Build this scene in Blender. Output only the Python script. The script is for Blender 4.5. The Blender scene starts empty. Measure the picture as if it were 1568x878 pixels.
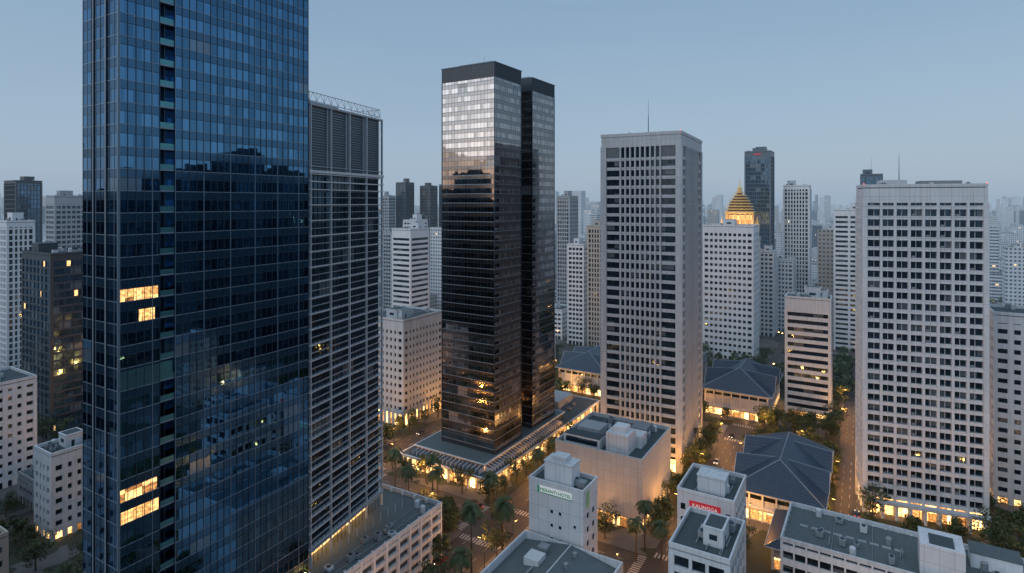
import bpy, math, random
from mathutils import Vector, Matrix, noise
R=random.Random(11)
sc=bpy.context.scene
sc.view_settings.view_transform='Standard'; sc.view_settings.look='None'; sc.view_settings.exposure=0; sc.view_settings.gamma=1
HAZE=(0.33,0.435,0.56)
# ---------------------------------------------------------------- nodes
class N:
    def __init__(s,name):
        s.m=bpy.data.materials.new(name); s.m.use_nodes=True; s.nt=s.m.node_tree
        s.nt.nodes.clear(); s.out=s.nt.nodes.new('ShaderNodeOutputMaterial')
        s.m.cycles.emission_sampling='NONE'
    def n(s,t): return s.nt.nodes.new(t)
    def l(s,a,b): s.nt.links.new(a,b)
    def put(s,sock,v):
        if isinstance(v,bpy.types.NodeSocket): s.l(v,sock)
        else: sock.default_value=v
    def M(s,op,a,b=0.0,c=0.0):
        x=s.n('ShaderNodeMath'); x.operation=op
        s.put(x.inputs[0],a); s.put(x.inputs[1],b); s.put(x.inputs[2],c); return x.outputs[0]
    def V(s,op,a,b=(0,0,0),sc=1.0):
        x=s.n('ShaderNodeVectorMath'); x.operation=op
        s.put(x.inputs[0],a); s.put(x.inputs[1],b)
        if op=='SCALE': s.put(x.inputs[3],sc)
        return x.outputs[1] if op in('LENGTH','DOT_PRODUCT') else x.outputs[0]
    def mix(s,f,a,b,mode='MIX'):
        x=s.n('ShaderNodeMix'); x.data_type='RGBA'; x.blend_type=mode
        s.put(x.inputs[0],f)
        for i,v in((6,a),(7,b)):
            if isinstance(v,(tuple,list)) and len(v)==3: v=(*v,1)
            s.put(x.inputs[i],v)
        return x.outputs[2]
    def noise(s,vec,scale,detail=3,rough=.55):
        x=s.n('ShaderNodeTexNoise'); x.inputs['Scale'].default_value=scale; x.inputs['Detail'].default_value=detail
        x.inputs['Roughness'].default_value=rough
        s.l(vec,x.inputs['Vector']); return x.outputs[0]
    def comb(s,a,b,c):
        x=s.n('ShaderNodeCombineXYZ'); s.put(x.inputs[0],a); s.put(x.inputs[1],b); s.put(x.inputs[2],c); return x.outputs[0]
    def white(s,vec):
        x=s.n('ShaderNodeTexWhiteNoise'); s.l(vec,x.inputs['Vector']); return x.outputs[0],x.outputs[1]
    def obj(s):
        t=s.n('ShaderNodeTexCoord').outputs['Object']; x=s.n('ShaderNodeSeparateXYZ'); s.l(t,x.inputs[0])
        return t,x.outputs[0],x.outputs[1],x.outputs[2]
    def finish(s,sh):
        # aerial haze painted into the material as emission, growing with distance from world origin
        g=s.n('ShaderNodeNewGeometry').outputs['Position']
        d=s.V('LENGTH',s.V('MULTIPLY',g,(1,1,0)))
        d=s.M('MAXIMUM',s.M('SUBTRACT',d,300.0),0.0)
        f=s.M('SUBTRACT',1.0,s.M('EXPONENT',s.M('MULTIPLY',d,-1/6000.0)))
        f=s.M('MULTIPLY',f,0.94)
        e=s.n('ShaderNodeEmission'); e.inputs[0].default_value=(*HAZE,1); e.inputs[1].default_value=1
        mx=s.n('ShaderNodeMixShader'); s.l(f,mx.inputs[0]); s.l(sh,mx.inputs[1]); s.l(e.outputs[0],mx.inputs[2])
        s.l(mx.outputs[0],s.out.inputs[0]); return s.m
    def pr(s,col,rough=.7,metal=0.0,normal=None,em=None,emcol=None,spec=None):
        p=s.n('ShaderNodeBsdfPrincipled')
        if isinstance(col,(tuple,list)): col=(*col[:3],1)
        s.put(p.inputs['Base Color'],col); s.put(p.inputs['Roughness'],rough); s.put(p.inputs['Metallic'],metal)
        if normal is not None: s.l(normal,p.inputs['Normal'])
        if em is not None:
            s.put(p.inputs['Emission Strength'],em)
            s.put(p.inputs['Emission Color'],(*emcol,1) if isinstance(emcol,(tuple,list)) else emcol)
        if spec is not None: p.inputs['Specular IOR Level'].default_value=spec
        return p.outputs[0]
    def bump(s,h,st=.3,dist=.1):
        b=s.n('ShaderNodeBump'); b.inputs['Strength'].default_value=st; b.inputs['Distance'].default_value=dist
        s.l(h,b.inputs['Height']); return b.outputs[0]

def wall_mat(name,col,rough=.75,pw=0,ph=0,dirt=.35):
    n=N(name); t,x,y,z=n.obj()
    st=n.V('MULTIPLY',t,(1.2,1.2,.07)); ns=n.noise(st,1.0,4)
    nb=n.noise(t,.06,3); nf=n.noise(t,3.0,2)
    f=n.M('MULTIPLY',n.M('SUBTRACT',ns,.45),dirt*2.4)
    f=n.M('ADD',f,n.M('MULTIPLY',n.M('SUBTRACT',nb,.42),dirt*1.3))
    f=n.M('ADD',f,n.M('MULTIPLY',n.M('SUBTRACT',nf,.5),.12))
    c=n.mix(n.M('MINIMUM',n.M('MAXIMUM',f,0.0),.8),col,tuple(k*.45 for k in col))
    if pw:
        s=n.M('ADD',x,y)
        a=n.M('LESS_THAN',n.M('FRACT',n.M('DIVIDE',n.M('ADD',s,500.0),pw)),.09/pw)
        b=n.M('LESS_THAN',n.M('FRACT',n.M('DIVIDE',n.M('ADD',z,500.0),ph)),.09/ph)
        j=n.M('MAXIMUM',a,b)
        wn,_=n.white(n.comb(n.M('FLOOR',n.M('DIVIDE',n.M('ADD',s,500.0),pw)),n.M('FLOOR',n.M('DIVIDE',n.M('ADD',z,500.0),ph)),1.0))
        c=n.mix(n.M('MULTIPLY',wn,.16),c,tuple(k*.5 for k in col))
        c=n.mix(n.M('MULTIPLY',j,.55),c,tuple(k*.2 for k in col))
    return n.finish(n.pr(c,rough))

def glass_mat(name,col,pane=1.5,fh=3.6,zo=4.5,lit=.02,rough=.06,metal=.9,blind=.12,litstr=1.6,spandrel=None,span=.4,tilt=.012,litcol=(1.0,.58,.22),spmet=.25):
    n=N(name); t,x,y,z=n.obj()
    s=n.M('ADD',n.M('ADD',x,y),500.13)
    cu=n.M('FLOOR',n.M('DIVIDE',s,pane)); zz=n.M('DIVIDE',n.M('SUBTRACT',z,zo),fh); cz=n.M('FLOOR',zz)
    g=n.n('ShaderNodeNewGeometry').outputs['Normal']
    w,wc=n.white(n.comb(cu,cz,3.7))
    w2,_=n.white(n.comb(n.M('FLOOR',n.M('DIVIDE',s,pane*3)),cz,9.1))
    nrm=n.V('NORMALIZE',n.V('ADD',g,n.V('SCALE',n.V('SUBTRACT',wc,(.5,.5,.5)),sc=tilt)))
    c=n.mix(w,tuple(k*.7 for k in col),tuple(min(1,k*1.25) for k in col))
    isb=n.M('GREATER_THAN',w2,1-blind)
    c=n.mix(n.M('MULTIPLY',isb,.5),c,(.22,.25,.27))
    met=n.M('SUBTRACT',metal,n.M('MULTIPLY',isb,.4))
    rg=n.M('ADD',rough,n.M('MULTIPLY',isb,.15))
    litm=n.M('LESS_THAN',n.M('ADD',n.M('MULTIPLY',w,.35),n.M('MULTIPLY',w2,.65)),lit)
    fz=n.M('FRACT',zz)
    if spandrel:
        isp=n.M('GREATER_THAN',fz,1-span)
        c=n.mix(isp,c,spandrel); litm=n.M('MULTIPLY',litm,n.M('SUBTRACT',1.0,isp))
        rg=n.M('ADD',rg,n.M('MULTIPLY',isp,.10)); met=n.M('SUBTRACT',met,n.M('MULTIPLY',isp,spmet))
    inn=n.noise(n.V('MULTIPLY',t,(2.2,2.2,2.8)),1.0,3)
    em=n.M('MULTIPLY',litm,n.M('MULTIPLY',n.M('POWER',inn,2.0),litstr*4))
    return n.finish(n.pr(c,rg,met,nrm,em,litcol))

def plain(name,col,rough=.6,metal=0,em=None,emcol=None,sample=False,var=.25):
    n=N(name); t,x,y,z=n.obj(); f=n.noise(t,.9,4)
    c=n.mix(n.M('MULTIPLY',f,var*1.5),col,tuple(k*.4 for k in col))
    m=n.finish(n.pr(c,rough,metal,None,em,emcol))
    if sample: m.cycles.emission_sampling='AUTO'
    return m
def emis(name,col,st,sample=True):
    n=N(name); t,x,y,z=n.obj()
    f=n.noise(t,.8,3); e=n.M('MULTIPLY',n.M('POWER',f,1.6),st*3)
    sh=n.pr((.3,.2,.1),.5,0,None,e,col)
    n.l(sh,n.out.inputs[0])
    n.m.cycles.emission_sampling='AUTO' if sample else 'NONE'
    return n.m
def shop_mat(name,st,pane=2.6):
    n=N(name); t,x,y,z=n.obj()
    s=n.M('ADD',n.M('ADD',x,y),500.1); w,wc=n.white(n.comb(n.M('FLOOR',n.M('DIVIDE',s,pane)),n.M('FLOOR',n.M('DIVIDE',z,3.2)),2.0))
    fr=n.M('FRACT',n.M('DIVIDE',s,pane)); mul=n.M('GREATER_THAN',fr,.06)
    inn=n.noise(n.V('MULTIPLY',t,(1.6,1.6,2.0)),1.0,4)
    e=n.M('MULTIPLY',n.M('MULTIPLY',n.M('POWER',inn,2.2),st*5),n.M('MULTIPLY',mul,n.M('ADD',.15,n.M('MULTIPLY',w,1.1))))
    c=n.mix(w,(1.0,.38,.09),(1.0,.54,.19))
    sh=n.pr((.05,.05,.05),.15,0,None,e,c); n.l(sh,n.out.inputs[0]); n.m.cycles.emission_sampling='AUTO'; return n.m

W_WHITE=wall_mat('white_painted_concrete',(.70,.73,.76),dirt=.45)
W_WHITE2=wall_mat('white_concrete_stained',(.58,.61,.64),dirt=.6)
W_PANEL=wall_mat('white_panel_cladding',(.66,.68,.71),pw=3.0,ph=3.6,dirt=.35)
W_GREY=wall_mat('grey_concrete',(.36,.39,.42),dirt=.4)
W_BEIGE=wall_mat('pale_panel_cladding',(.50,.515,.535),pw=2.4,ph=3.2,dirt=.25)
W_TOWER=wall_mat('tower_stone_cladding',(.53,.55,.575),pw=2.0,ph=3.9,dirt=.3)
W_DARK=wall_mat('dark_stone_cladding',(.05,.065,.08),rough=.4,dirt=.2)
W_MIDB=wall_mat('blue_grey_metal',(.10,.14,.18),rough=.45,dirt=.2)
W_TAN=wall_mat('tan_render',(.44,.41,.37),dirt=.4)
ALU=plain('aluminium_mullion',(.22,.29,.36),.35,.5)
ALUD=plain('dark_aluminium',(.045,.07,.10),.35,.6)
ALUW=plain('white_steel',(.55,.59,.63),.45,.1)
ALUL=plain('louvre_grey_steel',(.33,.38,.43),.45,.2)
ROOF=plain('roof_membrane',(.06,.085,.095),.85)
ROOFL=plain('roof_concrete',(.12,.155,.165),.85,var=.5)
n=N('slate_roof_tiles'); t,x,y,z=n.obj(); f=n.noise(t,.5,4)
wv=n.M('LESS_THAN',n.M('FRACT',n.M('MULTIPLY',n.M('ADD',x,500.0),1.1)),.18)
c=n.mix(f,(.018,.036,.068),(.038,.07,.115)); c=n.mix(n.M('MULTIPLY',wv,.3),c,(.10,.13,.17)); SLATE=n.finish(n.pr(c,.5))
EQ=plain('equipment_grey',(.30,.33,.36),.55,.2)
EQW=plain('equipment_white',(.62,.65,.68),.5)
G_DARK=glass_mat('window_glass_dark',(.045,.07,.095),pane=1.5,lit=.012,metal=.75,blind=.14)
G_DARK2=glass_mat('window_glass_tinted',(.045,.07,.095),pane=1.2,fh=3.9,lit=.008,metal=.7,blind=.10)
G_BLUE=glass_mat('window_glass_blue',(.10,.19,.28),pane=1.5,lit=.008,metal=.85)
G_LEFT=glass_mat('curtain_wall_blue_glass',(.085,.205,.345),pane=1.5,fh=4.0,zo=0,lit=.006,metal=1.0,rough=.02,blind=.03,spandrel=(.06,.14,.235),span=.4,tilt=.005,spmet=.15)
G_CENT=glass_mat('bronze_reflective_glass',(.34,.33,.335),pane=1.6,fh=3.8,zo=7.0,lit=.018,metal=1.0,rough=.03,blind=.02,spandrel=(.23,.225,.23),span=.4,tilt=.005,litstr=1.0,spmet=.03)
G_SLAT=glass_mat('shaded_glass',(.04,.07,.10),pane=1.67,fh=4.0,zo=16.7,lit=.008,metal=.85,blind=.05)
SHOP=shop_mat('lit_shopfront',3.8)
SHOPD=shop_mat('lit_lobby_glass',2.0)
LITW=shop_mat('lit_office_interior',1.6,1.5); LITW.cycles.emission_sampling='NONE'
TEAL=plain('teal_glass_louvres',(.10,.30,.34),.2,.7)
LAMPM=emis('sodium_lamp_glow',(1.0,.50,.15),18,False)
REDL=emis('aviation_light',(1,.05,.03),2,False)
# ---------------------------------------------------------------- mesh builder
class MB:
    def __init__(s): s.v=[];s.f=[];s.mi=[];s.mats=[]
    def k(s,m):
        if m not in s.mats: s.mats.append(m)
        return s.mats.index(m)
    def box(s,x0,y0,z0,x1,y1,z1,m):
        b=len(s.v); s.v+=[(x0,y0,z0),(x1,y0,z0),(x1,y1,z0),(x0,y1,z0),(x0,y0,z1),(x1,y0,z1),(x1,y1,z1),(x0,y1,z1)]
        s.f+=[(b,b+3,b+2,b+1),(b+4,b+5,b+6,b+7),(b,b+1,b+5,b+4),(b+1,b+2,b+6,b+5),(b+2,b+3,b+7,b+6),(b+3,b,b+4,b+7)]
        s.mi+=[s.k(m)]*6
    def poly(s,p,m):
        b=len(s.v); s.v+=[tuple(q) for q in p]; s.f.append(tuple(range(b,b+len(p)))); s.mi.append(s.k(m))
    def beam(s,p,q,r,m,n=4,r2=None):
        p=Vector(p);q=Vector(q); d=(q-p).normalized(); r2=r if r2 is None else r2
        u=d.orthogonal().normalized(); w=d.cross(u); b=len(s.v)
        for c,rr in((p,r),(q,r2)):
            for i in range(n):
                a=2*math.pi*(i+.5)/n; s.v.append(tuple(c+(u*math.cos(a)+w*math.sin(a))*rr))
        for i in range(n):
            j=(i+1)%n; s.f.append((b+i,b+j,b+n+j,b+n+i)); s.mi.append(s.k(m))
        s.f.append(tuple(b+n+i for i in range(n))); s.mi.append(s.k(m))
        s.f.append(tuple(b+n-1-i for i in range(n))); s.mi.append(s.k(m))
    def lathe(s,prof,n,m,cx=0,cy=0,rot=0):
        b=len(s.v)
        for r,z in prof:
            for i in range(n):
                a=2*math.pi*i/n+rot; s.v.append((cx+r*math.cos(a),cy+r*math.sin(a),z))
        for j in range(len(prof)-1):
            for i in range(n):
                k=(i+1)%n; s.f.append((b+j*n+i,b+j*n+k,b+(j+1)*n+k,b+(j+1)*n+i)); s.mi.append(s.k(m))
    def make(s,name,parent=None):
        me=bpy.data.meshes.new(name); me.from_pydata(s.v,[],s.f)
        for m in s.mats: me.materials.append(m)
        me.polygons.foreach_set('material_index',s.mi); me.update()
        o=bpy.data.objects.new(name,me); sc.collection.objects.link(o)
        if parent: o.parent=parent
        return o
FOOT=[]
def empty(name,x,y,th,L1=0,L2=0,z=0,foot=True):
    e=bpy.data.objects.new(name,None); e.empty_display_size=.1; sc.collection.objects.link(e)
    e.location=(x,y,z); e.rotation_euler=(0,0,math.radians(90-th))
    if foot: FOOT.append((x,y,th,L1,L2))
    return e
def inside(px,py,mar=1.5):
    for x,y,th,L1,L2 in FOOT:
        t=math.radians(th); dx,dy=px-x,py-y
        u=dx*math.sin(t)+dy*math.cos(t); v=-dx*math.cos(t)+dy*math.sin(t)
        if -mar<u<L1+mar and -mar<v<L2+mar: return True
    return False
def roofkit(mb,x0,y0,x1,y1,z,n=6,r=R):
    w,d=x1-x0,y1-y0
    for i in range(n):
        a=r.uniform(.9,2.2);b=r.uniform(.9,2.2);h=r.uniform(.7,1.9)
        x=r.uniform(x0+.5,max(x0+.6,x1-a-.5)); y=r.uniform(y0+.5,max(y0+.6,y1-b-.5))
        k=r.random()
        if k<.6:
            mb.box(x,y,z+.2,x+a,y+b,z+h+.2,r.choice([EQ,EQW,EQ])); mb.box(x+.1,y+.1,z,x+a-.1,y+b-.1,z+.2,ALUD)
            mb.lathe([(min(a,b)*.36,z+h+.2),(min(a,b)*.36,z+h+.38),(.05,z+h+.38)],10,ALUD,x+a/2,y+b/2)
        elif k<.8:
            mb.lathe([(.8,z+.01),(.8,z+1.9),(.5,z+2.2),(.01,z+2.25)],12,r.choice([EQW,EQ]),x+.8,y+.8)
        else:
            mb.beam((x,y,z+.4),(x+r.uniform(2,6)*(1 if x<x0+w/2 else -1),y,z+.4),.14,EQ,6)
    if w>6 and d>6:
        for i in range(2):
            y=r.uniform(y0+1,y1-1); mb.beam((x0+1,y,z+.25),(x1-1,y,z+.25),.1,EQ,5)
def roofslab(mb,L1,L2,H,wall,par=1.1,t=.35,roof=None,over=0):
    z=H-par
    mb.box(-over,-over,z,L1+over,t,H,wall); mb.box(-over,L2-t,z,L1+over,L2+over,H,wall)
    mb.box(-over,t,z,t,L2-t,H,wall); mb.box(L1-t,t,z,L1+over,L2-t,H,wall)
    mb.box(t,t,z-.3,L1-t,L2-t,z+.004,roof or ROOF)
def building(name,x,y,L1,L2,H,th=31,fh=3.6,sp=1.3,ps=3.0,pw=.7,inset=.5,proud=.06,wall=W_WHITE,glass=G_DARK,z0=0,corner=1.2,crown=2.5,
             ground=4.5,shop=None,pent=1,kit=6,pier=None,roof=None,slabout=0,seed=None,ant=False,foot=True):
    r=random.Random(seed if seed is not None else hash((round(x),round(y)))&0xffff)
    e=empty(name,x,y,th,L1,L2,0,foot); pier=pier or wall
    g=MB(); g.box(inset,inset,z0,L1-inset,L2-inset,H-1.6,glass); g.make('glazing',e)
    w=MB()
    zt=H-crown; k=0; z=z0+ground-sp
    while z<zt-.2:
        zz=min(z+sp,zt); w.box(-slabout,-slabout,z,L1+slabout,L2+slabout,zz,wall); z+=fh
    w.box(0,0,zt,L1,L2,H-1.1-.3,wall)
    for (a,b) in((0,0),(L1,0),(0,L2),(L1,L2)):
        sx=1 if a==0 else -1; sy=1 if b==0 else -1
        xs=sorted((a-sx*(proud+.02),a+sx*corner)); ys=sorted((b-sy*(proud+.02),b+sy*corner))
        w.box(xs[0],ys[0],z0,xs[1],ys[1],zt+.3,pier)
    def run(L):
        nb=max(1,round((L-2*corner)/ps)); st=(L-2*corner)/nb
        return [corner+st*i for i in range(1,nb)]
    for p in run(L1):
        w.box(p-pw/2,-proud,z0,p+pw/2,inset+.1,zt+.3,pier); w.box(p-pw/2,L2-inset-.1,z0,p+pw/2,L2+proud,zt+.3,pier)
    for p in run(L2):
        w.box(-proud,p-pw/2,z0,inset+.1,p+pw/2,zt+.3,pier); w.box(L1-inset-.1,p-pw/2,z0,L1+proud,p+pw/2,zt+.3,pier)
    roofslab(w,L1,L2,H,wall,roof=roof,over=.05)
    w.make('walls',e)
    if shop:
        s=MB(); s.box(inset-.05,inset-.05,.3+z0,L1-inset+.05,L2-inset+.05,z0+ground-sp-.3,shop); s.make('shopfront',e)
    q=MB()
    for i in range(pent):
        a=min(L1*.45,9)*r.uniform(.7,1); b=min(L2*.45,9)*r.uniform(.7,1)
        px=r.uniform(1.5,L1-a-1.5); py=r.uniform(1.5,L2-b-1.5); hh=r.uniform(2.8,4.5)
        q.box(px,py,H-1.095,px+a,py+b,H+hh,wall); q.box(px-.15,py-.15,H+hh,px+a+.15,py+b+.15,H+hh+.25,wall)
        q.box(px+.3,py+.3,H+hh+.25,px+a-.3,py+b-.3,H+hh+.26,ROOF)
        q.box(px+a*.3,py-.03,H-1.0,px+a*.3+.9,py,H+1.1,ALUD); q.box(px-.03,py+b*.3,H+.4,px,py+b*.7,H+1.6,ALUD)
    roofkit(q,.8,.8,L1-.8,L2-.8,H-1.095,kit,r)
    if ant:
        q.beam((L1*.5,L2*.5,H),(L1*.5,L2*.5,H+14),.18,ALUW,5,.05)
    q.make('rooftop_equipment',e)
    return e
# ================================================================ HERO BUILDINGS
# ---- left blue glass skyscraper
L1,L2,H=42.4,12.8,236
e=empty('glass_skyscraper',-70.2,105,29.8,L1,L2)
g=MB(); g.box(0,0,0,7.2,L2,H,G_LEFT); g.box(7.2,1.8,0,10,L2-.01,H-.1,G_LEFT); g.box(10,0,0,L1,L2,H,G_LEFT); g.make('curtain_wall',e)
m=MB()
for a,b in((0,7.2),(10,L1)):
    nn=round((b-a)/1.5)
    for i in range(nn+1):
        x=a+(b-a)*i/nn; x=min(max(x,a+.06),b-.06); big=i%4==0
        m.box(x-.05,-.10 if not big else -.16,0,x+.05,.05,H,ALU if big else ALUD)
for z in range(0,236,4):
    for dz,hh,mm in((0,.14,ALU),(2.4,.09,ALUD)):
        for a,b in((0,7.2),(10,L1)): m.box(a,-.07,z+dz,b,.02,z+dz+hh,mm)
        m.box(-.05,0.03,z+dz,.02,L2,z+dz+hh,mm)
for i in range(9):
    y=min(max(i*L2/8,.06),L2-.06); m.box(-.06,y-.05,0,.05,y+.05,H,ALU if i%2 else ALUD)
m.box(-.25,-.02,0,.02,.22,H,ALU)
for y in(4.2,8.6): m.box(-.22,y-.22,0,.03,y+.22,H,ALUD); m.box(-.26,y-.10,0,-.22,y+.10,H,ALUL)
m.make('mullions',e)
m=MB()
for z in range(0,236,4):
    m.box(7.25,.1,z,9.95,1.85,z+.3,ALU); m.box(7.25,.12,z+.3,9.95,.16,z+1.25,TEAL)
    m.box(8.5,.9,z+.3,8.62,1.85,z+4,ALUD)
m.make('balcony_slot',e)
m=MB()
for x0,x1,z0,z1 in((.1,6.8,92.1,94.3),(3.4,6.2,88.1,90.3),(.1,6.6,56.1,58.3),(.3,6.9,52.1,54.3)):
    m.box(x0,-.03,z0,x1,.3,z1,LITW)
m.make('lit_windows',e)
m=MB(); m.box(-.05,-.04,76.1,7.2,.3,79.6,TEAL); m.box(7.3,.4,76.3,9.9,1.9,79.6,TEAL)
for i in range(24): m.box(-.08,-.06,76.1+i*.15,7.2,.0,76.15+i*.15,ALUD)
m.make('plant_floor_louvres',e)
# ---- louvred tower
L1,L2,H=33.4,25,135.5; zb=16.7
e=empty('louvred_office_tower',-51.7,150,20,L1,L2)
g=MB(); g.box(.8,.8,zb+3.6,L1-.8,L2-.8,118,G_SLAT); g.box(3,3,zb,L1-3,L2-3,zb+3.6,SHOPD); g.make('glazing',e)
m=MB()
z=zb+4
while z<118:
    m.box(.6,.6,z,L1-.6,L2-.6,z+.4,W_MIDB)
    m.box(-.45,-.45,z+.5,L1+.45,L2+.45,z+.72,ALUW)
    for s in(2.0,): m.box(-.4,-.4,z+.5+s,L1+.4,.1,z+.64+s,ALUL); m.box(-.4,.1,z+.5+s,.1,L2,z+.64+s,ALUL); m.box(L1-.1,.1,z+.5+s,L1+.4,L2,z+.64+s,ALUL)
    z+=4
for i in range(21):
    x=.1+(L1-.2)*i/20; bg=i%5==0
    m.box(x-(.12 if bg else .03),-.5 if bg else 0.0,zb,x+(.12 if bg else .03),.15,H if bg else 118,ALUW if bg else ALUD)
for i in range(1,7):
    y=L2*i/6; m.box(-.5,y-.07,zb,.3,y+.07,118,ALUL); m.box(L1-.3,y-.07,zb,L1+.5,y+.07,118,ALUL)
m.box(-.55,-.55,117.6,L1+.55,L2+.55,118.3,ALUW); m.box(-.5,-.5,115.2,L1+.5,.2,115.5,ALUW)
m.box(-.3,-.3,H-.5,L1+.3,L2+.3,H,W_GREY)
m.box(-.18,-.18,zb+3.4,L1+.18,L2+.18,zb+3.9,W_GREY)
m.make('louvre_screen',e)
m=MB(); m.box(.6,.6,118.3,L1-.6,L2-.6,H-.5,W_DARK)
z=118.7
while z<H-.8: m.box(.35,.35,z,L1-.35,L2-.35,z+.14,ALU); z+=.7
for i in range(1,4):
    x=L1*i/4; m.box(x-.9,.1,118.3,x-.7,.7,H-.5,ALUW); m.box(x+.7,.1,118.3,x+.9,.7,H-.5,ALUW)
m.make('plant_louvres',e)
m=MB()
def truss(m,p,q,z0,z1,n,mat,r=.12):
    p=Vector((*p,0));q=Vector((*q,0))
    for z in(z0,z1): m.beam(p+Vector((0,0,z)),q+Vector((0,0,z)),r,mat)
    for i in range(n):
        a=p.lerp(q,i/n);b=p.lerp(q,(i+1)/n);c=(a+b)/2
        m.beam(a+Vector((0,0,z0)),c+Vector((0,0,z1)),r*.7,mat); m.beam(c+Vector((0,0,z1)),b+Vector((0,0,z0)),r*.7,mat)
        m.beam(a+Vector((0,0,z0-.6)),a+Vector((0,0,z1)),r*.7,mat)
truss(m,(.3,.3),(L1-.3,.3),H+.7,H+2.9,11,ALUW); truss(m,(.3,.3),(.3,L2-.3),H+.7,H+2.9,8,ALUW)
truss(m,(L1-.3,.3),(L1-.3,L2-.3),H+.7,H+2.9,8,ALUW); truss(m,(.3,L2-.3),(L1-.3,L2-.3),H+.7,H+2.9,11,ALUW)
m.box(6,6,H,20,18,H+2,EQ)
m.make('roof_truss',e)
# parking podium below it
L1,L2,H=45,40,16.5
e=empty('parking_podium',-44.3,144,30,L1,L2)
m=MB(); m.box(.9,.9,0,L1-.9,L2-.9,H-1.4,W_DARK)
for k in range(5):
    z=.2+k*3.2
    m.box(0,0,z+.9,L1,L2,z+2.1,W_WHITE2)
for i in range(10):
    x=.4+(L1-.8)*i/9; m.box(x-.3,-.12,0,x+.3,1,H,W_WHITE); m.box(x-.3,L2-1,0,x+.3,L2+.12,H,W_WHITE)
for i in range(9):
    y=.8+(L2-1.6)*i/8; m.box(-.12,y-.3,0,1,y+.3,H,W_WHITE); m.box(L1-1,y-.3,0,L1+.12,y+.3,H,W_WHITE)
roofslab(m,L1,L2,H+.2,W_WHITE2,1.3,.4,ROOFL,.05); m.make('walls',e)
m=MB(); roofkit(m,2,.8,L1-2,8,H-1.09,12)
for i in range(12): m.beam((3+i*3.2,10.2,H-1.09),(3+i*3.2,10.2,H+1.6),.12,ALUW)
m.make('rooftop_equipment',e)
# ---- central bronze glass twin tower
e=empty('bronze_glass_tower',-7,235,32,52.4,27)
g=MB(); A=(0,0,20.6,26.7,166.7); B=(31.4,.74,52.4,26.4,166.0)
for x0,y0,x1,y1,h in(A,B): g.box(x0,y0,7,x1,y1,h-6.4,G_CENT)
g.box(20,7,7,32,24,160,G_CENT); g.make('curtain_wall',e)
m=MB()
for x0,y0,x1,y1,h in(A,B):
    z=7.0
    while z<h-7:
        m.box(x0-.12,y0-.12,z,x1+.12,y1+.12,z+.22,ALU)
        m.box(x0-.05,y0-.05,z+2.27,x1+.05,y1+.05,z+2.35,ALUD); z+=3.8
    for i in range(14):
        x=x0+(x1-x0)*i/13; m.box(x-.03,y0-.04,7,x+.03,y0+.02,h-6.4,ALUD); m.box(x-.03,y1-.02,7,x+.03,y1+.04,h-6.4,ALUD)
    for i in range(17):
        y=y0+(y1-y0)*i/16; m.box(x0-.04,y-.03,7,x0+.02,y+.03,h-6.4,ALUD); m.box(x1-.02,y-.03,7,x1+.04,y+.03,h-6.4,ALUD)
    for (a,b) in((x0,y0),(x1,y0),(x0,y1),(x1,y1)): m.box(a-.16,b-.16,7,a+.16,b+.16,h-6.4,ALUD)
z=10.8
while z<158: m.box(19.9,6.9,z,32.1,24.1,z+.14,ALUD); z+=3.8
m.make('mullions',e)
m=MB()
for x0,y0,x1,y1,h in(A,B):
    m.box(x0-.1,y0-.1,h-6.4,x1+.1,y1+.1,h-.6,W_DARK)
    xx=x0
    while xx<x1: m.box(xx,y0-.22,h-6.2,xx+.1,y0-.1,h-.7,ALUD); xx+=.8
    yy=y0
    while yy<y1: m.box(x0-.22,yy,h-6.2,x0-.1,yy+.1,h-.7,ALUD); yy+=.8
    m.box(x0-.3,y0-.3,h-.6,x1+.3,y1+.3,h-.25,ALUD)
    m.box(x0+4,y0+4,h-.25,x1-4,y1-6,h+1.2,EQ)
    m.box(x0+.5,y0+.5,h-.25,x1-.5,y1-.5,h-.1,ROOF)
m.beam((10,12,166),(10,12,172),.1,ALUW)
m.make('plant_screen',e)
# podium
L1,L2=103,44
e=empty('shopping_podium',-9,220,32,L1,L2)
m=MB(); m.box(2.2,2.2,.2,L1-2,L2-2,5.2,SHOP); m.make('shopfront',e)
m=MB()
m.box(0,0,5.2,L1,L2,6.1,W_WHITE); m.box(-.5,-.5,6.1,L1+.5,L2+.5,6.35,W_WHITE2)
m.box(.3,.3,6.35,L1-.3,L2-.3,6.36,ROOF)
i=0
while i*5.1<=L1:
    x=min(max(i*5.1,.6),L1-.6); m.box(x-.35,.2,.15,x+.35,1,5.25,W_WHITE); m.box(x-.35,L2-1,.15,x+.35,L2-.2,5.25,W_WHITE); i+=1
i=0
while i*4.8<=L2:
    y=min(max(i*4.8,.6),L2-.6); m.box(.2,y-.35,.15,1,y+.35,5.25,W_WHITE); m.box(L1-1,y-.35,.15,L1-.2,y+.35,5.25,W_WHITE); i+=1
m.box(5,5,6.36,72,40,8.6,W_MIDB); 
m.make('colonnade',e)
m=MB(); m.box(4.9,4.9,6.5,60,39,7.9,SHOPD); m.make('clerestory_windows',e)
m=MB()
for k in range(18):
    y=5+k*1.95
    m.poly([(1.0,y,6.5),(1.0,y+1.7,6.5),(4.6,y+1.7,8.2),(4.6,y,8.2)],SLATE); m.box(1.0,y-.16,6.36,4.7,y-.02,8.0,ALUW)
for k in range(30):
    x=5+k*1.98
    m.poly([(x,1.0,6.5),(x,4.6,8.2),(x+1.7,4.6,8.2),(x+1.7,1.0,6.5)],SLATE); m.box(x-.16,1.0,6.36,x-.02,4.7,8.0,ALUW)
m.box(4.4,4.4,8.6,72.5,40.5,9.0,W_WHITE2); m.box(5,5,9.0,72,40,9.01,ROOFL)
m.make('sloped_canopies',e)
m=MB(); roofkit(m,74,3,L1-3,L2-3,6.36,14)
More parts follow.
